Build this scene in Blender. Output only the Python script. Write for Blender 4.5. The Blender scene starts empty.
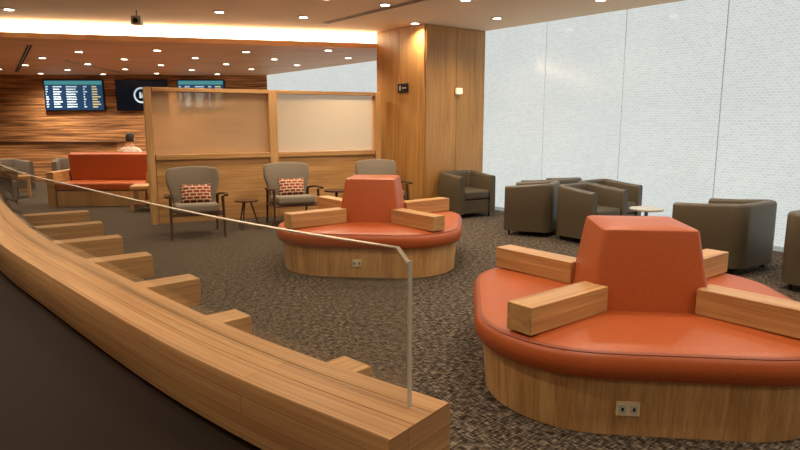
import bpy, bmesh, math, random
from mathutils import Vector, Matrix
random.seed(4)
D=bpy.data
COL=bpy.context.scene.collection
bpy.context.scene.view_settings.view_transform='Standard'

def s2l(c):
    c/=255.0
    return c/12.92 if c<=0.04045 else ((c+0.055)/1.055)**2.4
def rgb(r,g,b): return (s2l(r),s2l(g),s2l(b),1)

# ---------------------------------------------------------------- materials
def newmat(name):
    m=D.materials.new(name); m.use_nodes=True
    nt=m.node_tree; b=nt.nodes['Principled BSDF']
    return m,nt,b
def plain(name,col,rough=.5,metal=0,emit=None,es=0,noise=0,spec=.5,bump=0,nscale=30):
    m,nt,b=newmat(name)
    b.inputs['Roughness'].default_value=rough
    b.inputs['Metallic'].default_value=metal
    b.inputs['Specular IOR Level'].default_value=spec
    b.inputs['Base Color'].default_value=col
    if noise or bump:
        tc=nt.nodes.new('ShaderNodeTexCoord'); n=nt.nodes.new('ShaderNodeTexNoise')
        n.inputs['Scale'].default_value=nscale; n.inputs['Detail'].default_value=4
        nt.links.new(tc.outputs['Object'],n.inputs['Vector'])
        if noise:
            r=nt.nodes.new('ShaderNodeValToRGB')
            r.color_ramp.elements[0].position=.3; r.color_ramp.elements[1].position=.7
            r.color_ramp.elements[0].color=tuple(c*(1-noise) for c in col[:3])+(1,)
            r.color_ramp.elements[1].color=tuple(min(1,c*(1+noise)) for c in col[:3])+(1,)
            nt.links.new(n.outputs['Fac'],r.inputs['Fac']); nt.links.new(r.outputs['Color'],b.inputs['Base Color'])
        if bump:
            bp=nt.nodes.new('ShaderNodeBump'); bp.inputs['Strength'].default_value=bump; bp.inputs['Distance'].default_value=.01
            nt.links.new(n.outputs['Fac'],bp.inputs['Height']); nt.links.new(bp.outputs['Normal'],b.inputs['Normal'])
    if emit:
        b.inputs['Emission Color'].default_value=emit; b.inputs['Emission Strength'].default_value=es
    return m
def wood(name,c1,c2,axis='X',fine=60,rough=.38,coord='Object',staves=None):
    m,nt,b=newmat(name); N=nt.nodes.new; L=nt.links.new
    tc=N('ShaderNodeTexCoord'); mp=N('ShaderNodeMapping')
    sc={'X':(1.2,fine,fine),'Y':(fine,1.2,fine),'Z':(fine,fine,1.2)}[axis]
    mp.inputs['Scale'].default_value=sc
    L(tc.outputs[coord],mp.inputs['Vector'])
    n=N('ShaderNodeTexNoise'); n.inputs['Scale'].default_value=1; n.inputs['Detail'].default_value=5; n.inputs['Roughness'].default_value=.65
    L(mp.outputs['Vector'],n.inputs['Vector'])
    mp2=N('ShaderNodeMapping'); mp2.inputs['Scale'].default_value=tuple(v*.12 if v>2 else v*.5 for v in sc)
    L(tc.outputs[coord],mp2.inputs['Vector'])
    n2=N('ShaderNodeTexNoise'); n2.inputs['Scale'].default_value=1.; n2.inputs['Detail'].default_value=3; n2.inputs['Distortion'].default_value=1.2
    L(mp2.outputs['Vector'],n2.inputs['Vector'])
    ad=N('ShaderNodeMath'); ad.operation='ADD'; L(n.outputs['Fac'],ad.inputs[0]); L(n2.outputs['Fac'],ad.inputs[1])
    ml=N('ShaderNodeMath'); ml.operation='MULTIPLY'; ml.inputs[1].default_value=.5; L(ad.outputs[0],ml.inputs[0])
    r=N('ShaderNodeValToRGB'); r.color_ramp.elements[0].position=.36; r.color_ramp.elements[1].position=.64
    r.color_ramp.elements[0].color=c1; r.color_ramp.elements[1].color=c2
    L(ml.outputs[0],r.inputs['Fac'])
    out=r.outputs['Color']
    if staves:
        bk=N('ShaderNodeTexBrick'); bk.inputs['Scale'].default_value=1
        bk.inputs['Brick Width'].default_value=staves[0]; bk.inputs['Row Height'].default_value=staves[1]
        bk.inputs['Mortar Size'].default_value=staves[2]; bk.inputs['Color1'].default_value=(1,1,1,1)
        bk.inputs['Color2'].default_value=(.88,.84,.8,1); bk.inputs['Mortar'].default_value=(.6,.5,.42,1)
        L(tc.outputs[coord],bk.inputs['Vector'])
        mx=N('ShaderNodeMix'); mx.data_type='RGBA'; mx.blend_type='MULTIPLY'; mx.inputs['Factor'].default_value=1
        L(out,mx.inputs['A']); L(bk.outputs['Color'],mx.inputs['B']); out=mx.outputs['Result']
    L(out,b.inputs['Base Color'])
    b.inputs['Roughness'].default_value=rough
    return m

OAK1=rgb(166,118,70); OAK2=rgb(216,170,112)
M_oakX=wood('oak_x',OAK1,OAK2,'X')
M_oakZ=wood('oak_z',rgb(174,126,76),rgb(220,176,118),'Z',90)
M_col=wood('oak_column',rgb(158,112,56),rgb(200,148,84),'Z',50)
M_ledge=wood('oak_ledge',rgb(170,122,76),rgb(220,172,118),'X',70,.42,'UV',(.9,.05,.0012))
M_walnut=wood('walnut',rgb(58,34,20),rgb(88,54,32),'Z',60)
M_orange=plain('orange_leather',rgb(174,84,38),.42,noise=.08,bump=.06,nscale=60)
M_seam=plain('leather_seam',rgb(138,62,30),.5)
M_tub=plain('olive_leather',rgb(84,74,57),.42,noise=.1,bump=.1,nscale=50)
M_grey=plain('grey_fabric',rgb(130,118,102),.9,noise=.2,bump=.3,nscale=160)
M_dgrey=plain('dark_grey_fabric',rgb(92,80,68),.85,noise=.2,bump=.3,nscale=120)
M_darkwall=plain('dark_counter_panel',rgb(36,24,17),.6,noise=.05,spec=.1)
M_black=plain('black_plastic',rgb(18,18,20),.35)
M_metal=plain('brushed_metal',rgb(150,145,138),.35,1)
M_dmetal=plain('dark_metal',rgb(50,46,42),.4,.8)
M_white=plain('white_laminate',rgb(195,192,182),.35)
M_cream=plain('cream_plastic',rgb(232,214,176),.35)
M_ceil=plain('ceiling_paint',rgb(246,220,188),.9,noise=.01,nscale=2)
M_wallp=plain('wall_paint',rgb(225,205,180),.9,noise=.03,nscale=2)
M_lamp=plain('downlight_glow',(1,1,1,1),.5,emit=(1,.90,.72,1),es=9)
M_cove=plain('cove_glow',(1,1,1,1),.5,emit=(1,.82,.56,1),es=8)
M_ring=plain('downlight_ring',rgb(200,180,155),.5)

def carpet():
    m,nt,b=newmat('woven_carpet'); N=nt.nodes.new; L=nt.links.new
    tc=N('ShaderNodeTexCoord'); mp=N('ShaderNodeMapping'); mp.inputs['Rotation'].default_value=(0,0,math.radians(-38.7)); L(tc.outputs['Object'],mp.inputs['Vector'])
    mp1=N('ShaderNodeMapping'); mp1.inputs['Scale'].default_value=(80,18,1); L(mp.outputs[0],mp1.inputs['Vector'])
    mp2=N('ShaderNodeMapping'); mp2.inputs['Scale'].default_value=(18,84,1); L(mp.outputs[0],mp2.inputs['Vector'])
    a=N('ShaderNodeTexNoise'); a.inputs['Scale'].default_value=1; a.inputs['Detail'].default_value=2; L(mp1.outputs[0],a.inputs['Vector'])
    c=N('ShaderNodeTexNoise'); c.inputs['Scale'].default_value=1; c.inputs['Detail'].default_value=2; L(mp2.outputs[0],c.inputs['Vector'])
    mx=N('ShaderNodeMath'); mx.operation='MULTIPLY'; L(a.outputs['Fac'],mx.inputs[0]); L(c.outputs['Fac'],mx.inputs[1])
    r=N('ShaderNodeValToRGB'); e=r.color_ramp.elements
    e[0].position=.16; e[0].color=rgb(36,30,25); e[1].position=.38; e[1].color=rgb(134,120,104)
    k=e.new(.255); k.color=rgb(78,69,60)
    L(mx.outputs[0],r.inputs['Fac'])
    L(r.outputs['Color'],b.inputs['Base Color']); b.inputs['Roughness'].default_value=.95; b.inputs['Specular IOR Level'].default_value=.1
    bp=N('ShaderNodeBump'); bp.inputs['Strength'].default_value=.5; bp.inputs['Distance'].default_value=.01
    L(mx.outputs[0],bp.inputs['Height']); L(bp.outputs['Normal'],b.inputs['Normal'])
    return m
M_carpet=carpet()

def window_mat():
    m,nt,b=newmat('frosted_backlit_glass'); N=nt.nodes.new; L=nt.links.new
    tc=N('ShaderNodeTexCoord'); sep=N('ShaderNodeSeparateXYZ'); L(tc.outputs['Object'],sep.inputs[0])
    cb=N('ShaderNodeCombineXYZ'); L(sep.outputs['X'],cb.inputs['X']); L(sep.outputs['Z'],cb.inputs['Y'])
    bk=N('ShaderNodeTexBrick'); bk.inputs['Scale'].default_value=1; bk.inputs['Brick Width'].default_value=.06; bk.inputs['Row Height'].default_value=.034
    bk.inputs['Mortar Size'].default_value=.006; bk.inputs['Mortar Smooth'].default_value=.8
    bk.inputs['Color1'].default_value=rgb(210,216,213); bk.inputs['Color2'].default_value=rgb(197,205,203); bk.inputs['Mortar'].default_value=rgb(223,227,222)
    L(cb.outputs[0],bk.inputs['Vector'])
    n=N('ShaderNodeTexNoise'); n.inputs['Scale'].default_value=.7; L(tc.outputs['Object'],n.inputs['Vector'])
    r=N('ShaderNodeMapRange'); r.inputs['To Min'].default_value=.9; r.inputs['To Max'].default_value=1.08; L(n.outputs['Fac'],r.inputs['Value'])
    mx=N('ShaderNodeMix'); mx.data_type='RGBA'; mx.blend_type='MULTIPLY'; mx.inputs['Factor'].default_value=1
    L(bk.outputs['Color'],mx.inputs['A']); L(r.outputs[0],mx.inputs['B'])
    L(mx.outputs['Result'],b.inputs['Emission Color']); b.inputs['Emission Strength'].default_value=.97
    b.inputs['Base Color'].default_value=(.08,.08,.08,1); b.inputs['Roughness'].default_value=.12
    return m
M_win=window_mat()
M_mull=plain('window_joint',rgb(150,158,158),.5,emit=rgb(140,150,150),es=.65)

def slat_wall():
    m,nt,b=newmat('slatted_timber_wall'); N=nt.nodes.new; L=nt.links.new
    tc=N('ShaderNodeTexCoord'); mp=N('ShaderNodeMapping'); mp.inputs['Scale'].default_value=(.5,.5,14); L(tc.outputs['Object'],mp.inputs[0])
    n=N('ShaderNodeTexNoise'); n.inputs['Scale'].default_value=1.3; n.inputs['Detail'].default_value=6; n.inputs['Roughness'].default_value=.6; L(mp.outputs[0],n.inputs[0])
    r=N('ShaderNodeValToRGB'); e=r.color_ramp.elements; e[0].position=.37; e[0].color=rgb(108,66,36); e[1].position=.6; e[1].color=rgb(230,166,106)
    L(n.outputs['Fac'],r.inputs[0]); L(r.outputs[0],b.inputs['Base Color']); b.inputs['Roughness'].default_value=.6
    bp=N('ShaderNodeBump'); bp.inputs['Distance'].default_value=.03; L(n.outputs['Fac'],bp.inputs['Height']); L(bp.outputs[0],b.inputs['Normal'])
    return m
M_slat=slat_wall()
M_woodceil=wood('timber_ceiling',rgb(218,164,118),rgb(238,190,144),'X',14,.55)

def glass_mat(name,tint):
    m=D.materials.new(name); m.use_nodes=True; nt=m.node_tree; nt.nodes.clear(); N=nt.nodes.new; L=nt.links.new
    o=N('ShaderNodeOutputMaterial'); t=N('ShaderNodeBsdfTransparent'); t.inputs[0].default_value=tint
    g=N('ShaderNodeBsdfGlossy'); g.inputs['Roughness'].default_value=.03
    f=N('ShaderNodeFresnel'); f.inputs[0].default_value=1.6
    gm=N('ShaderNodeNewGeometry'); inv=N('ShaderNodeMath'); inv.operation='SUBTRACT'; inv.inputs[0].default_value=1; L(gm.outputs['Backfacing'],inv.inputs[1])
    ml=N('ShaderNodeMath'); ml.operation='MULTIPLY'; L(f.outputs[0],ml.inputs[0]); L(inv.outputs[0],ml.inputs[1])
    df=N('ShaderNodeBsdfDiffuse'); df.inputs[0].default_value=(.75,.66,.55,1)
    mh=N('ShaderNodeMixShader'); mh.inputs[0].default_value=.06; L(t.outputs[0],mh.inputs[1]); L(df.outputs[0],mh.inputs[2])
    mx=N('ShaderNodeMixShader'); L(ml.outputs[0],mx.inputs[0]); L(mh.outputs[0],mx.inputs[1]); L(g.outputs[0],mx.inputs[2]); L(mx.outputs[0],o.inputs[0])
    return m
M_glass=glass_mat('clear_glass',(.95,.95,.92,1))
M_gedge=plain('glass_edge',rgb(200,186,160),.15,emit=rgb(220,205,180),es=.05)
def frosted():
    m=D.materials.new('translucent_screen_panel'); m.use_nodes=True; nt=m.node_tree; nt.nodes.clear(); N=nt.nodes.new; L=nt.links.new
    o=N('ShaderNodeOutputMaterial'); t=N('ShaderNodeBsdfTransparent'); t.inputs[0].default_value=(.95,.9,.8,1)
    tr=N('ShaderNodeBsdfTranslucent'); tr.inputs[0].default_value=rgb(244,222,190)
    d=N('ShaderNodeBsdfDiffuse'); d.inputs[0].default_value=rgb(222,190,150)
    a=N('ShaderNodeMixShader'); a.inputs[0].default_value=.4; L(tr.outputs[0],a.inputs[1]); L(d.outputs[0],a.inputs[2])
    mx=N('ShaderNodeMixShader'); mx.inputs[0].default_value=.42; L(t.outputs[0],mx.inputs[1]); L(a.outputs[0],mx.inputs[2])
    g=N('ShaderNodeBsdfGlossy'); g.inputs['Roughness'].default_value=.08
    m2=N('ShaderNodeMixShader'); m2.inputs[0].default_value=.06; L(mx.outputs[0],m2.inputs[1]); L(g.outputs[0],m2.inputs[2]); L(m2.outputs[0],o.inputs[0])
    return m
M_frost=frosted()
def pillow_mat():
    m,nt,b=newmat('patterned_pillow'); N=nt.nodes.new; L=nt.links.new
    tc=N('ShaderNodeTexCoord'); sep=N('ShaderNodeSeparateXYZ'); L(tc.outputs['Object'],sep.inputs[0])
    cb=N('ShaderNodeCombineXYZ'); L(sep.outputs['X'],cb.inputs['X']); L(sep.outputs['Z'],cb.inputs['Y'])
    bk=N('ShaderNodeTexBrick'); bk.inputs['Scale'].default_value=1; bk.inputs['Brick Width'].default_value=.09; bk.inputs['Row Height'].default_value=.045
    bk.inputs['Mortar Size'].default_value=.008; bk.inputs['Color1'].default_value=rgb(160,54,32); bk.inputs['Color2'].default_value=rgb(104,36,28); bk.inputs['Mortar'].default_value=rgb(206,180,148)
    L(cb.outputs[0],bk.inputs['Vector']); L(bk.outputs['Color'],b.inputs['Base Color']); b.inputs['Roughness'].default_value=.9
    return m
M_pillow=pillow_mat()

# ---------------------------------------------------------------- builders
def empty(name,loc=(0,0,0),rz=0):
    o=D.objects.new(name,None); COL.objects.link(o); o.location=loc; o.rotation_euler=(0,0,rz); o.empty_display_size=.2
    return o
def link(name,me,parent,loc=(0,0,0),rot=(0,0,0),mats=()):
    o=D.objects.new(name,me); COL.objects.link(o)
    for m in mats: me.materials.append(m)
    o.parent=parent; o.location=loc; o.rotation_euler=rot
    return o
def smooth(me,angle=None):
    for p in me.polygons: p.use_smooth=True
def bevel(o,w,seg=3):
    b=o.modifiers.new('bevel','BEVEL'); b.width=w; b.segments=seg; b.limit_method='ANGLE'; b.angle_limit=math.radians(35)
    smooth(o.data); wn=o.modifiers.new('wn','WEIGHTED_NORMAL'); wn.keep_sharp=False
def box(name,parent,c,s,mat,rot=(0,0,0),bv=.006,seg=2):
    bm=bmesh.new(); bmesh.ops.create_cube(bm,size=1)
    for v in bm.verts: v.co=Vector((v.co.x*s[0],v.co.y*s[1],v.co.z*s[2]))
    me=D.meshes.new(name); bm.to_mesh(me); bm.free()
    o=link(name,me,parent,c,rot,[mat])
    if bv: bevel(o,bv,seg)
    return o
def cyl(name,parent,c,r,h,mat,r2=None,n=32,rot=(0,0,0),bv=0):
    bm=bmesh.new(); bmesh.ops.create_cone(bm,cap_ends=True,segments=n,radius1=r,radius2=r if r2 is None else r2,depth=h)
    me=D.meshes.new(name); bm.to_mesh(me); bm.free()
    o=link(name,me,parent,c,rot,[mat])
    bevel(o,bv if bv else min(r,h)*.08,2)
    return o
def rods(name,parent,a,b,r1,r2,mat,n=10):
    a=Vector(a); b=Vector(b); d=b-a
    o=cyl(name,parent,(a+b)/2,r1,d.length,mat,r2,n)
    o.rotation_euler=d.to_track_quat('Z','Y').to_euler()
    return o
def rsq(h,r,n=14,hy=None):
    hy=h if hy is None else hy
    pts=[]
    for cx,cy,a0 in((h-r,hy-r,0),(-h+r,hy-r,90),(-h+r,-hy+r,180),(h-r,-hy+r,270)):
        for i in range(n+1):
            a=math.radians(a0+90*i/n); pts.append((cx+r*math.cos(a),cy+r*math.sin(a)))
    return pts
def loft(name,parent,rings,mat,loc=(0,0,0),rot=(0,0,0)):
    """rings: list of (pts2d,z)"""
    bm=bmesh.new(); R=[]
    for pts,z in rings: R.append([bm.verts.new((p[0],p[1],z)) for p in pts])
    for a,b in zip(R,R[1:]):
        n=len(a)
        for i in range(n): bm.faces.new((a[i],a[(i+1)%n],b[(i+1)%n],b[i]))
    bm.faces.new(R[0][::-1]); bm.faces.new(R[-1])
    bmesh.ops.recalc_face_normals(bm,faces=bm.faces)
    me=D.meshes.new(name); bm.to_mesh(me); bm.free()
    smooth(me)
    o=link(name,me,parent,loc,rot,[mat])
    e=o.modifiers.new('es','EDGE_SPLIT'); e.split_angle=math.radians(40)
    return o
def catmull(P,step=.08):
    P=[Vector(p) for p in P]; P=[P[0]*2-P[1]]+P+[P[-1]*2-P[-2]]
    out=[]
    for i in range(1,len(P)-2):
        p0,p1,p2,p3=P[i-1:i+3]; n=max(2,int((p2-p1).length/step))
        for k in range(n):
            t=k/n
            out.append(.5*((2*p1)+(p2-p0)*t+(2*p0-5*p1+4*p2-p3)*t*t+(3*p1-p0-3*p2+p3)*t**3))
    out.append(P[-2].copy()); return out
def frames(path):
    T=[];n=len(path)
    for i in range(n):
        d=path[min(i+1,n-1)]-path[max(i-1,0)]; T.append(d.normalized())
    S=[0]
    for a,b in zip(path,path[1:]): S.append(S[-1]+(b-a).length)
    return T,S
def sweep(name,parent,path,prof,mat,closed=True,split=40,bv=0):
    """prof(i,s)-> list of (off,z); off>0 is left of travel"""
    T,S=frames(path); bm=bmesh.new(); uv=bm.loops.layers.uv.new('UVMap'); R=[]
    for i,p in enumerate(path):
        n=Vector((-T[i].y,T[i].x)); pr=prof(i,S[i]/S[-1])
        R.append(([bm.verts.new((p.x+n.x*o,p.y+n.y*o,z)) for o,z in pr],pr))
    for i in range(len(R)-1):
        a,pa=R[i]; b,_=R[i+1]; m=len(a); per=[0]
        for j in range(m): per.append(per[-1]+math.dist(pa[j],pa[(j+1)%m]))
        for j in range(m):
            k=(j+1)%m
            f=bm.faces.new((a[j],a[k],b[k],b[j]))
            for lp,(u,v) in zip(f.loops,((S[i],per[j]),(S[i],per[j+1]),(S[i+1],per[j+1]),(S[i+1],per[j]))): lp[uv].uv=(u,v)
    for R0 in (R[0],R[-1]):
        f=bm.faces.new(R0[0])
        for lp,(o,z) in zip(f.loops,R0[1]): lp[uv].uv=(o+3,z)
    bmesh.ops.recalc_face_normals(bm,faces=bm.faces)
    me=D.meshes.new(name); bm.to_mesh(me); bm.free(); smooth(me)
    o=link(name,me,parent,mats=[mat])
    if bv: bevel(o,bv,3)
    else:
        e=o.modifiers.new('es','EDGE_SPLIT'); e.split_angle=math.radians(split)
    return o
def poly(name,pts,z0,z1,mat):
    bm=bmesh.new(); a=[bm.verts.new((x,y,z0)) for x,y in pts]; b=[bm.verts.new((x,y,z1)) for x,y in pts]; n=len(a)
    bm.faces.new(a[::-1]); bm.faces.new(b)
    for i in range(n): bm.faces.new((a[i],a[(i+1)%n],b[(i+1)%n],b[i]))
    bmesh.ops.recalc_face_normals(bm,faces=bm.faces)
    me=D.meshes.new(name); bm.to_mesh(me); bm.free()
    return link(name,me,None,mats=[mat])

# ---------------------------------------------------------------- room frame
WA=math.radians(128.7)           # direction of the window wall
w=Vector((math.cos(WA),math.sin(WA)))
u=Vector((math.sin(WA),-math.cos(WA)))
W0=Vector((1.5,11.27))
H=3.12
def uw(a,b): return Vector((u.x*a+w.x*b,u.y*a+w.y*b))
BY=17.8
corner_b=W0+w*((BY-W0.y)/w.y)
corner_f=W0+w*((-4-W0.y)/w.y)
room=[(-14,BY),(corner_b.x,BY),(corner_f.x,-4),(-14,-4)]
def expand(pts,d):
    c=Vector((0,6)); return [((x-c.x)*1.02+c.x,(y-c.y)*1.02+c.y) for x,y in pts]
poly('floor',expand(room,0),-.1,0,M_carpet)
poly('ceiling',expand(room,0),H,H+.1,M_ceil)
# lower timber ceiling (bulkhead) beyond the cove
CS=.25
lx=lambda x:11.4+(x+.35)*CS
poly('ceiling_timber_bulkhead',[(-14,lx(-14)),(.95,lx(.95)),(corner_b.x-.02,BY),(-14,BY)],2.84,2.92,M_woodceil)
ang=math.atan(CS); Lc=14.2
cove=empty('cove_light',(0,0,0))
mid=Vector((-6.9,lx(-6.9)))
nb=Vector((-math.sin(ang),math.cos(ang)))
box('led_strip',cove,(mid.x+nb.x*.12,mid.y+nb.y*.12,3.02),(Lc,.04,.15),M_cove,(0,0,ang),0)
# walls
def wallbox(name,a,b,z0,z1,t,mat,side=1):
    a=Vector(a);b=Vector(b);d=b-a;n=Vector((-d.y,d.x)).normalized()*side
    c=(a+b)/2+n*t/2
    return box(name,None,(c.x,c.y,(z0+z1)/2),(d.length,t,z1-z0),mat,(0,0,math.atan2(d.y,d.x)),0)
wallbox('wall_back',(-14,BY),(corner_b.x,BY),0,H,.15,M_slat)
wallbox('wall_left',(-14,BY),(-14,-4),0,H,.15,M_slat,-1)
wallbox('wall_front',(-14,-4),(corner_f.x,-4),0,H,.15,M_wallp,-1)
pw=1.4
s=-((BY-W0.y)/w.y); i=1
smax=(W0-corner_f).length
svals=[x for x in [(-.07+pw*k) for k in range(-7,20)] if s<x<smax]
svals=[s]+svals+[smax]
for a,b in zip(svals,svals[1:]):
    A=W0-w*a+u*0; B=W0-w*b
    c=(A+B)/2+u*.03
    box('window_%d'%i,None,(c.x,c.y,H/2+.02),((B-A).length-.022,.06,H-.04),M_win,(0,0,math.atan2(-w.y,-w.x)),0)
    i+=1
cc=(W0-w*s+W0-w*smax)/2+u*.038
box('wall_window_joints',None,(cc.x,cc.y,H/2),(smax-s,.05,H),M_mull,(0,0,math.atan2(-w.y,-w.x)),0)
cc=(W0-w*s+W0-w*smax)/2-u*.012
box('trim_1',None,(cc.x,cc.y,.03),(smax-s,.024,.06),M_mull,(0,0,math.atan2(-w.y,-w.x)),0)

# ---------------------------------------------------------------- column
C=Vector((.416,10.40))
cl=empty('timber_clad_column',(C.x,C.y,0),math.atan2(u.y,u.x))
CW,CD=1.375,1.3
box('core',cl,(CW/2+.01,CD/2+.01,H/2),(CW-.03,CD-.03,H-.01),M_darkwall,bv=0)
for j in range(2):
    wd=CW/2
    box('panel_front_%d'%j,cl,(wd*(j+.5),.0,H/2),(wd-.006,.03,H-.012),M_col,bv=.003)
    wd=CD/2
    box('panel_side_%d'%j,cl,(.0-.012,wd*(j+.5),H/2),(.03,wd-.006,H-.012),M_col,bv=.003)
sc=empty('wall_sconce',(C.x+u.x*.70-w.x*.017,C.y+u.y*.70-w.y*.017,2.07),math.atan2(u.y,u.x))
box('backplate',sc,(0,-.012,0),(.10,.02,.13),M_metal)
box('shade',sc,(0,-.05,0),(.12,.055,.10),plain('sconce_glow',rgb(250,235,200),.4,emit=(1,.8,.5,1),es=.8),bv=.01)
sg=empty('exit_sign',(C.x+w.x*.53-u.x*.03,C.y+w.y*.53-u.y*.03,2.12),math.atan2(u.y,u.x))
box('plate',sg,(-.012,0,0),(.018,.28,.15),M_black)
box('arrow',sg,(-.023,-.04,0),(.004,.1,.02),M_white,bv=0)
box('figure',sg,(-.023,.07,0),(.004,.035,.08),M_white,bv=0)

# ---------------------------------------------------------------- partition
pA=Vector((-3.76,9.4)); pB=Vector((-.42,11.15))
PL=(pB-pA).length; PA=math.atan2((pB-pA).y,(pB-pA).x)
pt=empty('timber_screen_partition',(pA.x,pA.y,0),PA)
for n_,x in (('post_1',0),('post_2',PL/2),('post_3',PL)):
    box(n_,pt,(x,0,1.03),(.10 if n_!='post_2' else .14,.16,2.06),M_oakZ)
for j in range(2):
    x=PL/4+j*PL/2; L_=PL/2-.12
    box('top_rail_%d'%j,pt,(x,0,2.03),(L_,.15,.06),M_oakX)
    box('mid_rail_%d'%j,pt,(x,0,1.02),(L_,.15,.08),M_oakX)
    box('glazed_panel_%d'%j,pt,(x,.0,1.53),(L_,.012,.93),M_frost,bv=0)
    box('lower_panel_%d'%j,pt,(x,.0,.49),(L_,.08,.98),M_oakX,bv=.003)

# ---------------------------------------------------------------- islands
def island(loc):
    e=empty('island_sofa',(loc[0],loc[1],0),math.radians(-6.3))
    loft('plinth',e,[(rsq(.93,.60),0),(rsq(.95,.62),.29),(rsq(.95,.62),.315)],M_oakZ)
    R=[(.955,.31),(.985,.315),(1.0,.335),(1.005,.38),(1.0,.42),(.985,.442),(.96,.455),(.90,.462),(.6,.468)]
    loft('seat_cushion',e,[(rsq(h,.62*h+.02),z) for h,z in R],M_orange)
    loft('piping',e,[(rsq(.978,.625),.440),(rsq(.986,.63),.447),(rsq(.978,.625),.453)],M_seam)
    loft('backrest',e,[(rsq(.345,.035,4),.46),(rsq(.342,.035,4),.48),(rsq(.276,.03,4),.915),(rsq(.27,.03,4),.932),(rsq(.255,.03,4),.94),(rsq(.1,.02,4),.943)],M_orange)
    for k in range(4):
        a=math.radians(45+90*k); c=.765
        box('armrest_%d'%(k+1),e,(c*math.cos(a),c*math.sin(a),.543),(.68,.165,.15),M_oakX,(0,0,a),.005)
    return e
isl1=island((1.48,3.79))
isl2=island((-.3,7.02))
def outlet(par,x,y,rz,wd=.115):
    g=empty('power_outlet',(0,0,0)); g.parent=par; g.location=(x,y,.15); g.rotation_euler=(0,0,rz)
    box('plate',g,(0,-.004,0),(wd,.012,.075),M_cream,bv=.003)
    for q in(-.028,.028):
        box('socket',g,(q,-.011,0),(.034,.005,.045),M_white,bv=.001)
        box('slot',g,(q,-.0145,0),(.012,.003,.016),M_black,bv=0)
outlet(isl1,-.25,-.94,0)
outlet(isl2,-.03,-.94,0,.09)

# ---------------------------------------------------------------- curved counter
P=[(.109,1.265),(-.264,1.562),(-.64,1.913),(-1.277,2.575),(-1.88,3.225),(-2.62,4.15),(-3.4,5.25),(-4.5,6.9)]
path=catmull(P)
ct=empty('curved_counter')
sweep('ledge',ct,path,lambda i,t:[(0,.80),(0,.945),(.004,.95),(.062,.95),(.064,.947),(.066,.95),(.128,.95),(.130,.947),(.132,.95),(.206,.95),(.21,.945),(.21,.80)],M_ledge)
sweep('wall_panel',ct,path,lambda i,t:[(.035,0),(.035,.80),(.175,.80),(.175,0)],M_darkwall)
sweep('desk_top',ct,path,lambda i,t:[(.18,.74),(.18,.79),(.86,.79),(.87,.78),(.87,.74)],M_darkwall)
sweep('desk_front',ct,path,lambda i,t:[(.80,0),(.80,.74),(.84,.74),(.84,0)],M_darkwall)
# glass
def arcpath(path,a,b,step=.06):
    T,S=frames(path); out=[]; n=max(2,int((b-a)/step))
    for k in range(n+1):
        s=a+(b-a)*k/n
        j=max(i for i in range(len(S)) if S[i]<=s+1e-9); j=min(j,len(S)-2)
        f=(s-S[j])/(S[j+1]-S[j]); out.append(path[j].lerp(path[j+1],f))
    return out
T_,S_=frames(path); TL=S_[-1]
gp=arcpath(path,.055,TL-.3,.03)
gl=empty('glass_screen')
TOP=1.295
def topz(s):
    r=.03
    return TOP-(r-math.sqrt(max(0,r*r-(r-s)**2)) if s<r else 0)
GL=TL-.355
sweep('pane',gl,gp,lambda i,t:[(.070,.952),(.070,topz(t*GL)-.003),(.082,topz(t*GL)-.003),(.082,.952)],M_glass)
sweep('edge_top',gl,gp,lambda i,t:[(.070,topz(t*GL)-.002),(.070,topz(t*GL)),(.082,topz(t*GL)),(.082,topz(t*GL)-.002)],M_gedge)
p0=gp[0]; t0=(gp[1]-gp[0]).normalized(); n0=Vector((-t0.y,t0.x)); q=p0+n0*.076-t0*.002
box('edge_end',gl,(q.x,q.y,(.952+TOP-.025)/2),(.003,.012,TOP-.025-.952),M_gedge,(0,0,math.atan2(t0.y,t0.x)),0)

# banquette along the counter's inner side
bq=empty('curved_banquette')
ss=[.95+.9*k for k in range(0,8) if .95+.9*k<TL-.1]
bp_=arcpath(path,.87,TL-.05)
sweep('base',bq,bp_,lambda i,t:[(.025,.0),(.025,.28),(-.50,.28),(-.50,.0)],M_oakX)
for k in range(len(ss)-1):
    a,b=ss[k]+.09,ss[k+1]-.09
    sp=arcpath(path,a,b)
    q=-.53 if k<2 else -.66
    sweep('seat_%d'%k,bq,sp,lambda i,t:[(-.08,.285),(-.08,.465),(q,.47),(q-.045,.45),(q-.055,.41),(q-.055,.31),(q-.04,.285)],M_dgrey)
    sweep('back_%d'%k,bq,sp,lambda i,t:[(.02,.30),(.02,.785),(-.01,.87),(-.05,.89),(-.10,.86),(-.15,.47),(-.15,.30)],M_dgrey)
for k,s in enumerate(ss):
    sp=arcpath(path,max(s-.01,0),s+.01); p=sp[1]; tt=(sp[-1]-sp[0]).normalized(); nn=Vector((-tt.y,tt.x))
    ex=.05 if k<2 else .2
    c=p-nn*(.29+ex/2); rz=math.atan2(nn.y,nn.x)
    box('arm_%d'%k,bq,(c.x,c.y,.54),(.58+ex,.16,.16),M_oakX,(0,0,rz),.005)
    c=p-nn*(.26+ex/2)
    box('arm_pedestal_%d'%k,bq,(c.x,c.y,.23),(.5+ex,.13,.46),M_oakX,(0,0,rz),.005)

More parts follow.
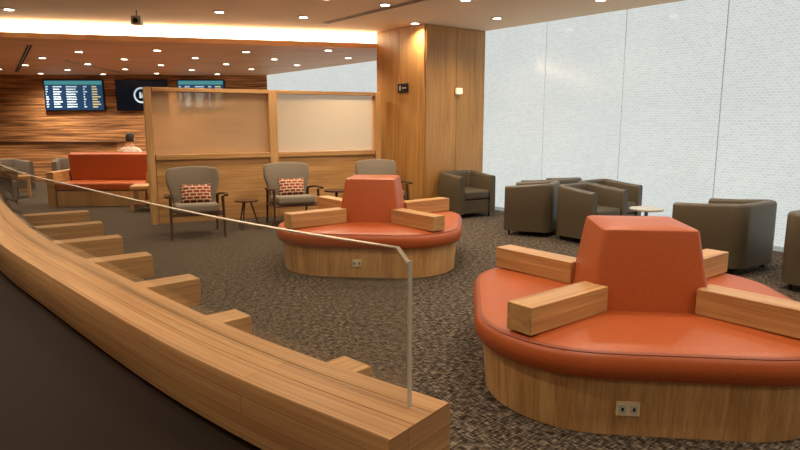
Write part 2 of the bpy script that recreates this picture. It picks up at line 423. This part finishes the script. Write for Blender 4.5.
# ---------------------------------------------------------------- tub chairs
def tub(loc,face,mat=None,sc=.93,name='tub_armchair'):
    mat=mat or M_tub
    e=empty(name,(loc[0],loc[1],0),face+math.pi/2)   # local -Y faces 'face'
    e.scale=(sc,sc,1)
    hw,yb,yf,r=.335,.33,-.36,.11
    pts=[Vector((hw,yf+ (yb-r-yf)*k/6)) for k in range(6)]
    for i in range(9):
        a=math.radians(90*i/8); pts.append(Vector((hw-r+r*math.cos(a),yb-r+r*math.sin(a))))
    for i in range(9):
        a=math.radians(90+90*i/8); pts.append(Vector((-hw+r+r*math.cos(a),yb-r+r*math.sin(a))))
    pts+= [Vector((-hw,yb-r+(yf-yb+r)*(k+1)/6)) for k in range(6)]
    def prof(i,t):
        x=1-abs(t-.5)*2; h=.68+.05*min(1,x*1.6)**1.3; o=.055; d=.008*math.sin(math.pi*min(1,x*1.5))
        return [(-o,.07),(-o-.003,.35),(-o-d,h-.03),(-o-d+.012,h-.008),(-.02,h),(.02,h),(o-.012,h-.008),(o,h-.03),(o,.30),(o,.07)]
    sweep('shell',e,pts,prof,mat,split=60)
    o=box('seat_cushion',e,(0,-.05,.37),(.55,.60,.15),mat,bv=.04,seg=4)
    box('front_rail',e,(0,-.04,.18),(.55,.58,.22),mat,bv=.015)
    for x in(-.3,.3):
        for y in(-.3,.28): cyl('leg',e,(x,y,.035),.018,.07,M_dmetal,n=12)
    return e
fw=math.atan2(w.y,w.x)
bw=math.atan2(-w.y,-w.x)
tub(uw(7.34,7.40),bw-.15)
tub(uw(6.88,5.60),fw+.45,sc=.86)
tub(uw(7.62,5.84),fw,sc=.9)
tub(uw(7.03,4.76),bw-.1,sc=.88)
tub(uw(7.73,4.95),bw,sc=.88)
tub(uw(6.90,2.98),fw-.1,sc=1.02)
tub((4.08,5.58),bw-.1,sc=1.02)

def round_table(loc,h,r,top,name='round_side_table',pole=M_metal):
    e=empty(name,(loc[0],loc[1],0))
    cyl('top',e,(0,0,h-.0125),r,.025,top,n=48,bv=.006)
    cyl('stem',e,(0,0,h/2-.005),.022,h-.03,pole,n=20)
    cyl('foot',e,(0,0,.008),r*.72,.016,pole,n=40,bv=.005)
    return e
round_table((3.05,7.60),.50,.20,M_white)

# ---------------------------------------------------------------- wood lounge chairs
def pillow(par,loc,rot,sz=.4,hh=.28):
    bm=bmesh.new(); n=12; F={};B={}
    for i in range(n+1):
        for j in range(n+1):
            a=i/n*2-1; b=j/n*2-1; d=.065*((1-a**4)*(1-b**4))**.6
            x=a*sz/2*(1-.06*(1-b*b)); z=b*hh/2*(1-.06*(1-a*a))
            edge=abs(a)==1 or abs(b)==1
            F[i,j]=bm.verts.new((x,-d,z)); B[i,j]=F[i,j] if edge else bm.verts.new((x,d,z))
    for i in range(n):
        for j in range(n):
            bm.faces.new((F[i,j],F[i+1,j],F[i+1,j+1],F[i,j+1])); 
            q=(B[i,j],B[i,j+1],B[i+1,j+1],B[i+1,j])
            bm.faces.new(q) if len(set(q))==4 and set(q)!={F[i,j],F[i+1,j],F[i+1,j+1],F[i,j+1]} else None
    bmesh.ops.recalc_face_normals(bm,faces=bm.faces)
    me=D.meshes.new('pillow'); bm.to_mesh(me); bm.free(); smooth(me)
    return link('pillow',me,par,loc,rot,[M_pillow])
def lounge(loc,face,pil=True):
    e=empty('wooden_lounge_armchair',(loc[0],loc[1],0),face+math.pi/2)
    for sx in(-1,1):
        rods('front_leg',e,(sx*.345,-.33,0),(sx*.335,-.28,.56),.014,.022,M_walnut)
        rods('rear_leg',e,(sx*.31,.36,0),(sx*.32,.22,.54),.014,.022,M_walnut)
        rods('side_rail',e,(sx*.325,-.29,.33),(sx*.315,.27,.30),.018,.018,M_walnut)
        ap=catmull([(sx*.37,-.36),(sx*.385,-.2),(sx*.375,.05),(sx*.335,.26)],.04)
        def pr(i,t):
            wv=.034-.016*t; z=.575+.02*math.sin(t*math.pi)-.045*t
            return [(-wv,z),(-wv*.8,z+.014),(wv*.8,z+.014),(wv,z),(wv*.8,z-.014),(-wv*.8,z-.014)]
        sweep('arm',e,ap,pr,M_walnut,split=70)
    rods('front_rail',e,(-.33,-.29,.32),(.33,-.29,.32),.018,.018,M_walnut)
    rods('rear_rail',e,(-.31,.27,.30),(.31,.27,.30),.018,.018,M_walnut)
    box('seat_cushion',e,(0,-.03,.385),(.58,.60,.13),M_grey,(math.radians(-4),0,0),.045,4)
    bm=bmesh.new(); nx,nz=10,12; G={}
    for j in range(nz+1):
        t=j/nz; z=.36+.57*t; y0=.20+.17*t; hwid=.27+.09*min(1,t*1.5)**1.2
        if t>.9: hwid*=1-.5*(t-.9)
        for i in range(nx+1):
            a=i/nx*2-1
            zz=z+(.02*(1-a*a)-.02)*t*1.5
            G[i,j]=bm.verts.new((a*hwid,y0-.07*a*a*t+.01*math.sin(t*6),zz))
    for i in range(nx):
        for j in range(nz): bm.faces.new((G[i,j],G[i+1,j],G[i+1,j+1],G[i,j+1]))
    me=D.meshes.new('backrest'); bm.to_mesh(me); bm.free(); smooth(me)
    o=link('backrest',me,e,mats=[M_grey]); sd=o.modifiers.new('s','SOLIDIFY'); sd.thickness=.075; sd.offset=0
    b=o.modifiers.new('b','BEVEL'); b.width=.025; b.segments=3; b.limit_method='ANGLE'
    for x,z in ((-.12,.62),(0,.62),(.12,.62)): cyl('button',e,(x,.235,z),.012,.012,M_dgrey,n=12,rot=(math.pi/2,0,0))
    if pil: pillow(e,(0.02,.08,.565),(math.radians(-18),0,0),.42,.27)
    return e
ff=math.atan2(-1,.28)
lounge((-2.83,8.52),ff+.12)
lounge((-1.66,9.45),ff+.15)
lounge((-.30,10.2),ff+.1,False)
def leg_table(loc,h,r):
    e=empty('tripod_side_table',(loc[0],loc[1],0))
    cyl('top',e,(0,0,h-.01),r,.02,M_walnut,n=32)
    for k in range(3):
        a=k*2.094+.4; rods('leg',e,(r*1.05*math.cos(a),r*1.05*math.sin(a),0),(r*.35*math.cos(a),r*.35*math.sin(a),h-.02),.009,.014,M_walnut)
leg_table((-2.26,9.05),.42,.17)
round_table((-1.02,9.9),.48,.2,M_walnut,pole=M_dmetal)

# ---------------------------------------------------------------- far-left lounge
def booth(loc,L,rz):
    e=empty('orange_booth_sofa',(loc[0],loc[1],0),rz)
    box('plinth',e,(0,0,.15),(L-.06,1.42,.29),M_oakZ)
    box('seat_near',e,(0,-.43,.375),(L,.62,.15),M_orange,bv=.04,seg=4)
    box('seat_far',e,(0,.43,.375),(L,.62,.15),M_orange,bv=.04,seg=4)
    for s_ in(-1,1):
        box('back_%d'%s_,e,(0,s_*.07,.70),(L-.02,.13,.52),M_orange,(s_*math.radians(-6),0,0),.035,3)
    box('back_cap',e,(0,0,.955),(L,.10,.04),M_orange,bv=.015)
    for x in(-L/2-.075,L/2+.075):
        box('end_panel',e,(x,0,.32),(.14,1.44,.64),M_oakX)
    return e
booth((-5.55,12.1),1.65,.05)
def chunky_table(loc,rz=0,h=.45,s_=.5):
    e=empty('wooden_side_table',(loc[0],loc[1],0),rz)
    box('top',e,(0,0,h-.03),(s_,s_,.06),M_oakX)
    box('shelf',e,(0,0,.14),(s_-.08,s_-.08,.03),M_oakX)
    for x in(-1,1): box('side',e,(x*(s_/2-.03),0,(h-.06)/2),(.05,s_-.04,h-.06),M_oakX)
chunky_table((-4.5,11.0),.2)
tub((-7.6,11.6),.4,M_dgrey,name='grey_tub_chair')
tub((-8.7,13.8),-.5,M_dgrey,name='grey_tub_chair')
tub((-7.5,14.2),-1.2,M_dgrey,name='grey_tub_chair')
tub((-10.2,14.6),-.8,M_orange,name='orange_tub_chair')
tub((-6.0,15.6),-1.6,M_orange,name='orange_tub_chair')
tub((-4.6,14.9),-2.2,M_dgrey,name='grey_tub_chair')
chunky_table((-8.0,12.9),.5)
bc=empty('reception_counter',(-9.6,16.8,0))
box('body',bc,(0,0,.5),(4.2,.5,1.0),M_slat); box('worktop',bc,(0,-.03,1.02),(4.3,.6,.04),M_walnut)

# ---------------------------------------------------------------- TVs
M_scr=plain('screen_blue',rgb(10,20,40),.2,emit=rgb(36,66,98),es=1)
M_hdr=plain('screen_header',rgb(20,60,60),.3,emit=rgb(70,140,140),es=1)
M_txt=plain('screen_text',rgb(200,220,230),.3,emit=rgb(160,190,205),es=1)
M_yel=plain('screen_text_warm',rgb(200,180,80),.3,emit=rgb(190,185,140),es=1)
M_dark=plain('screen_dark',rgb(6,8,12),.15,emit=rgb(10,14,22),es=1)
def tv(x0,x1,z0,z1,kind):
    e=empty('wall_television',((x0+x1)/2,BY-.07,(z0+z1)/2)); W=x1-x0; Hh=z1-z0
    box('housing',e,(0,0,0),(W,.07,Hh),M_black,bv=.008)
    box('bracket',e,(0,.05,0),(W*.4,.03,Hh*.4),M_black,bv=0)
    y=-.038
    box('screen',e,(0,y,0),(W-.05,.004,Hh-.05),M_scr if kind==0 else M_dark,bv=0)
    def cells(name,rects,mat):
        bm=bmesh.new()
        for a,b,c,d in rects:
            vs=[bm.verts.new(p) for p in((a,y-.004,b),(c,y-.004,b),(c,y-.004,d),(a,y-.004,d))]; bm.faces.new(vs)
        me=D.meshes.new(name); bm.to_mesh(me); bm.free(); link(name,me,e,mats=[mat])
    if kind==0:
        w2=W/2-.04; h2=Hh/2-.04
        cells('header',[(-w2,h2-.1,w2,h2)],M_hdr)
        R=[];Y=[]
        for r in range(9):
            zt=h2-.14-r*(2*h2-.16)/9
            for c0,c1 in((0,.07),(.13,.3),(.36,.58),(.66,.74)):
                R.append((-w2+2*w2*(c0+.01),zt-.035,-w2+2*w2*(c1-random.random()*.05),zt))
            Y.append((-w2+2*w2*.82,zt-.035,-w2+2*w2*(.9+random.random()*.08),zt))
        cells('rows',R,M_txt); cells('status',Y,M_yel)
    else:
        bm=bmesh.new(); n=40; r1,r2=.17,.22; a=[];b=[]
        for k in range(n):
            t=2*math.pi*k/n; a.append(bm.verts.new((r1*math.cos(t),y-.004,r1*math.sin(t)))); b.append(bm.verts.new((r2*math.cos(t),y-.004,r2*math.sin(t))))
        for k in range(n): bm.faces.new((a[k],a[(k+1)%n],b[(k+1)%n],b[k]))
        me=D.meshes.new('ring'); bm.to_mesh(me); bm.free(); link('ring',me,e,mats=[M_txt])
        cells('mark',[(-.06,-.08,.0,.08),(.02,-.08,.08,.04)],M_txt)
tv(-9.95,-8.28,1.86,2.72,0)
tv(-7.95,-6.5,1.86,2.72,1)
tv(-6.22,-4.9,1.9,2.72,0)

# ---------------------------------------------------------------- person
def person(loc,rz):
    e=empty('seated_person',(loc[0],loc[1],0),rz)
    V=[];E=[];Rr=[]
    def add(p,r,par=None):
        V.append(p);Rr.append(r)
        if par is not None:E.append((par,len(V)-1))
        return len(V)-1
    pel=add((0,0,.56),.14); a=add((0,-.02,.72),.13,pel); c=add((0,-.03,.90),.145,a); t=add((0,-.03,1.0),.11,c); nk=add((0,-.02,1.08),.055,t); hd=add((0,0,1.15),.055,nk)
    for s in(-1,1):
        sh=add((s*.17,-.03,.99),.06,t); el=add((s*.24,.02,.74),.045,sh); wr=add((s*.17,.24,.66),.028,el); pm=add((s*.155,.31,.655),.03,wr)
        for k,(dx,ln) in enumerate(((-.03,.07),(-.01,.082),(.01,.078),(.03,.06))):
            f1=add((s*.155+dx,.345,.655),.010,pm); f2=add((s*.155+dx,.345+ln*.5,.65),.009,f1); add((s*.155+dx,.345+ln*.9,.635),.008,f2)
        th=add((s*.115,.30,.655),.011,pm); add((s*.105,.345,.65),.009,th)
        hp=add((s*.10,.04,.54),.09,pel); kn=add((s*.13,.48,.53),.062,hp); an=add((s*.13,.50,.10),.04,kn); add((s*.13,.62,.045),.035,an)
    me=D.meshes.new('b'); me.from_pydata(V,E,[]); o=D.objects.new('b',me); COL.objects.link(o)
    sk=o.modifiers.new('s','SKIN')
    for i,r in enumerate(Rr):
        me.skin_vertices[0].data[i].radius=(r,r)
    me.skin_vertices[0].data[0].use_root=True
    ss_=o.modifiers.new('ss','SUBSURF'); ss_.levels=2
    dg=bpy.context.evaluated_depsgraph_get(); nm=D.meshes.new_from_object(o.evaluated_get(dg)); D.objects.remove(o)
    nm.materials.clear(); b=link('body',nm,e,mats=[plain('white_shirt',rgb(224,214,200),.9),plain('skin',rgb(196,140,110),.6),plain('trousers',rgb(46,46,56),.9)])
    for p in nm.polygons:
        p.use_smooth=True; q=p.center
        p.material_index=1 if (q.z>1.06 or (q.y>.25 and q.z>.61)) else (2 if q.z<.62 and (q.y>.02 or q.z<.56) else 0)
    bm=bmesh.new(); bmesh.ops.create_uvsphere(bm,u_segments=32,v_segments=24,radius=1)
    for v in bm.verts:
        x,y,z=v.co; k=1-.18*max(0,-z)
        x2=x*.078*k; y2=y*.098*(1-.05*max(0,-z)); z2=z*.118
        if y>0:
            nose=math.exp(-((x/.16)**2+((z+.1)/.25)**2)); y2+=.022*nose
            for ex in(-.38,.38): y2-=.008*math.exp(-(((x-ex)/.16)**2+((z-.08)/.13)**2))
            y2+=.006*math.exp(-((x/.3)**2+((z+.5)/.08)**2))
            y2+=.01*math.exp(-((x/.35)**2+((z+.85)/.2)**2))
        v.co=(x2,y2,z2)
    hm=D.meshes.new('head'); bm.to_mesh(hm); bm.free(); smooth(hm); link('head',hm,e,(0,.01,1.22),mats=[D.materials['skin']])
    for s in(-1,1):
        cyl('ear',e,(s*.079,.0,1.215),.026,.014,D.materials['skin'],n=16,rot=(0,math.pi/2,0))
        cyl('eye',e,(s*.029,.098,1.23),.010,.008,M_black,n=12,rot=(math.pi/2,0,0))
    box('mouth',e,(0,.108,1.165),(.04,.006,.008),plain('lips',rgb(160,90,80),.5))
    bm=bmesh.new(); bmesh.ops.create_uvsphere(bm,u_segments=32,v_segments=24,radius=1)
    dl=[v for v in bm.verts if (v.co.z<.35 and v.co.y>.15) or v.co.z<-.55 ]
    bmesh.ops.delete(bm,geom=dl,context='VERTS')
    for v in bm.verts: v.co=(v.co.x*.086,v.co.y*.106,v.co.z*.124)
    hm=D.meshes.new('hair'); bm.to_mesh(hm); bm.free(); smooth(hm); h=link('hair',hm,e,(0,.005,1.228),mats=[plain('hair',rgb(40,28,22),.7,noise=.2)])
    sd=h.modifiers.new('s','SOLIDIFY'); sd.thickness=.008
person((-5.40,12.52),.05)

# ---------------------------------------------------------------- ceiling fixtures
M_slot=plain('slot_dark',rgb(40,32,26),.8)
def slot(a,b,z,wd=.09):
    a=Vector(a);b=Vector(b);d=b-a;c=(a+b)/2
    e=empty('slot_diffuser',(c.x,c.y,z-.004),math.atan2(d.y,d.x))
    box('opening',e,(0,0,0),(d.length,wd,.008),M_slot,bv=0)
    for s_ in(-1,0,1): box('flange',e,(0,s_*wd/2,-.004),(d.length,.012,.008),M_ring,bv=0)
slot((-1.2,10.35),(.45,8.2),H)
slot((-10,16.6),(-6.3,10.9),2.84)
slot((-7.3,16.6),(-7.1,13.6),2.84)
def downlight(x,y,z,power,i):
    e=empty('ceiling_downlight',(x,y,z))
    cyl('trim_ring',e,(0,0,-.006),.085,.012,M_ring,n=28)
    cyl('lens',e,(0,0,-.014),.06,.006,M_lamp,n=24)
    if power:
        l=D.lights.new('beam','SPOT'); l.energy=power; l.color=(1,.84,.63); l.spot_size=math.radians(150); l.spot_blend=.9; l.shadow_soft_size=.06
        o=D.objects.new('beam',l); COL.objects.link(o); o.parent=e; o.location=(0,0,-.03)
n=0
main=[(1.48,9.85),(.24,10.35),(-1.46,9.75),(-.2,8.75),(-2.6,9.3),(-.95,8.3),(-5.5,9.1),(.85,8.4),(2.6,8.4),
      (-4.2,7.6),(-2.2,6.6),(.2,6.2),(2.2,6.2),(3.6,6.4),(-2.6,4.0),(-.6,4.2),(1.4,4.2),(3.2,4.4),(-1.2,2.2),(.8,2.2),(2.8,2.4),(4.8,2.6),(-4.6,4.5),(-7,6.5),(-7.5,3),(-3,0),(0,-.8),(3,0),(6,.3),(-6,-1)]
for x,y in main: downlight(x,y,H,118,n)
for r in range(5):
    for c in range(7):
        x=-10.6+c*1.55+r*.25; y=11.6+r*1.35+ (c%2)*.25
        if y<lx(x)+.4 or (Vector((x,y))-W0).dot(u)>-.6: continue
        downlight(x,y,2.84,250 if (r+c)%2==0 else 0,n)
hs=empty('ceiling_exit_sign',(-3.75,9.2,H))
rods('rod',hs,(0,0,0),(0,0,-.08),.01,.01,M_metal)
box('body',hs,(0,0,-.14),(.14,.10,.12),M_white); 
cyl('lens',hs,(0,-.055,-.15),.035,.03,M_black,n=20,rot=(math.pi/2,0,0))

# world
wd=D.worlds.new('world'); bpy.context.scene.world=wd; wd.use_nodes=True
wd.node_tree.nodes['Background'].inputs[0].default_value=(.5,.5,.5,1); wd.node_tree.nodes['Background'].inputs[1].default_value=.2
# camera
cd=D.cameras.new('camera'); cam=D.objects.new('camera',cd); COL.objects.link(cam)
cam.location=(0,0,1.55); cam.rotation_euler=(math.radians(90-9.43),0,0); cd.sensor_width=36; cd.lens=620/800*36; cd.clip_start=.02
bpy.context.scene.camera=cam
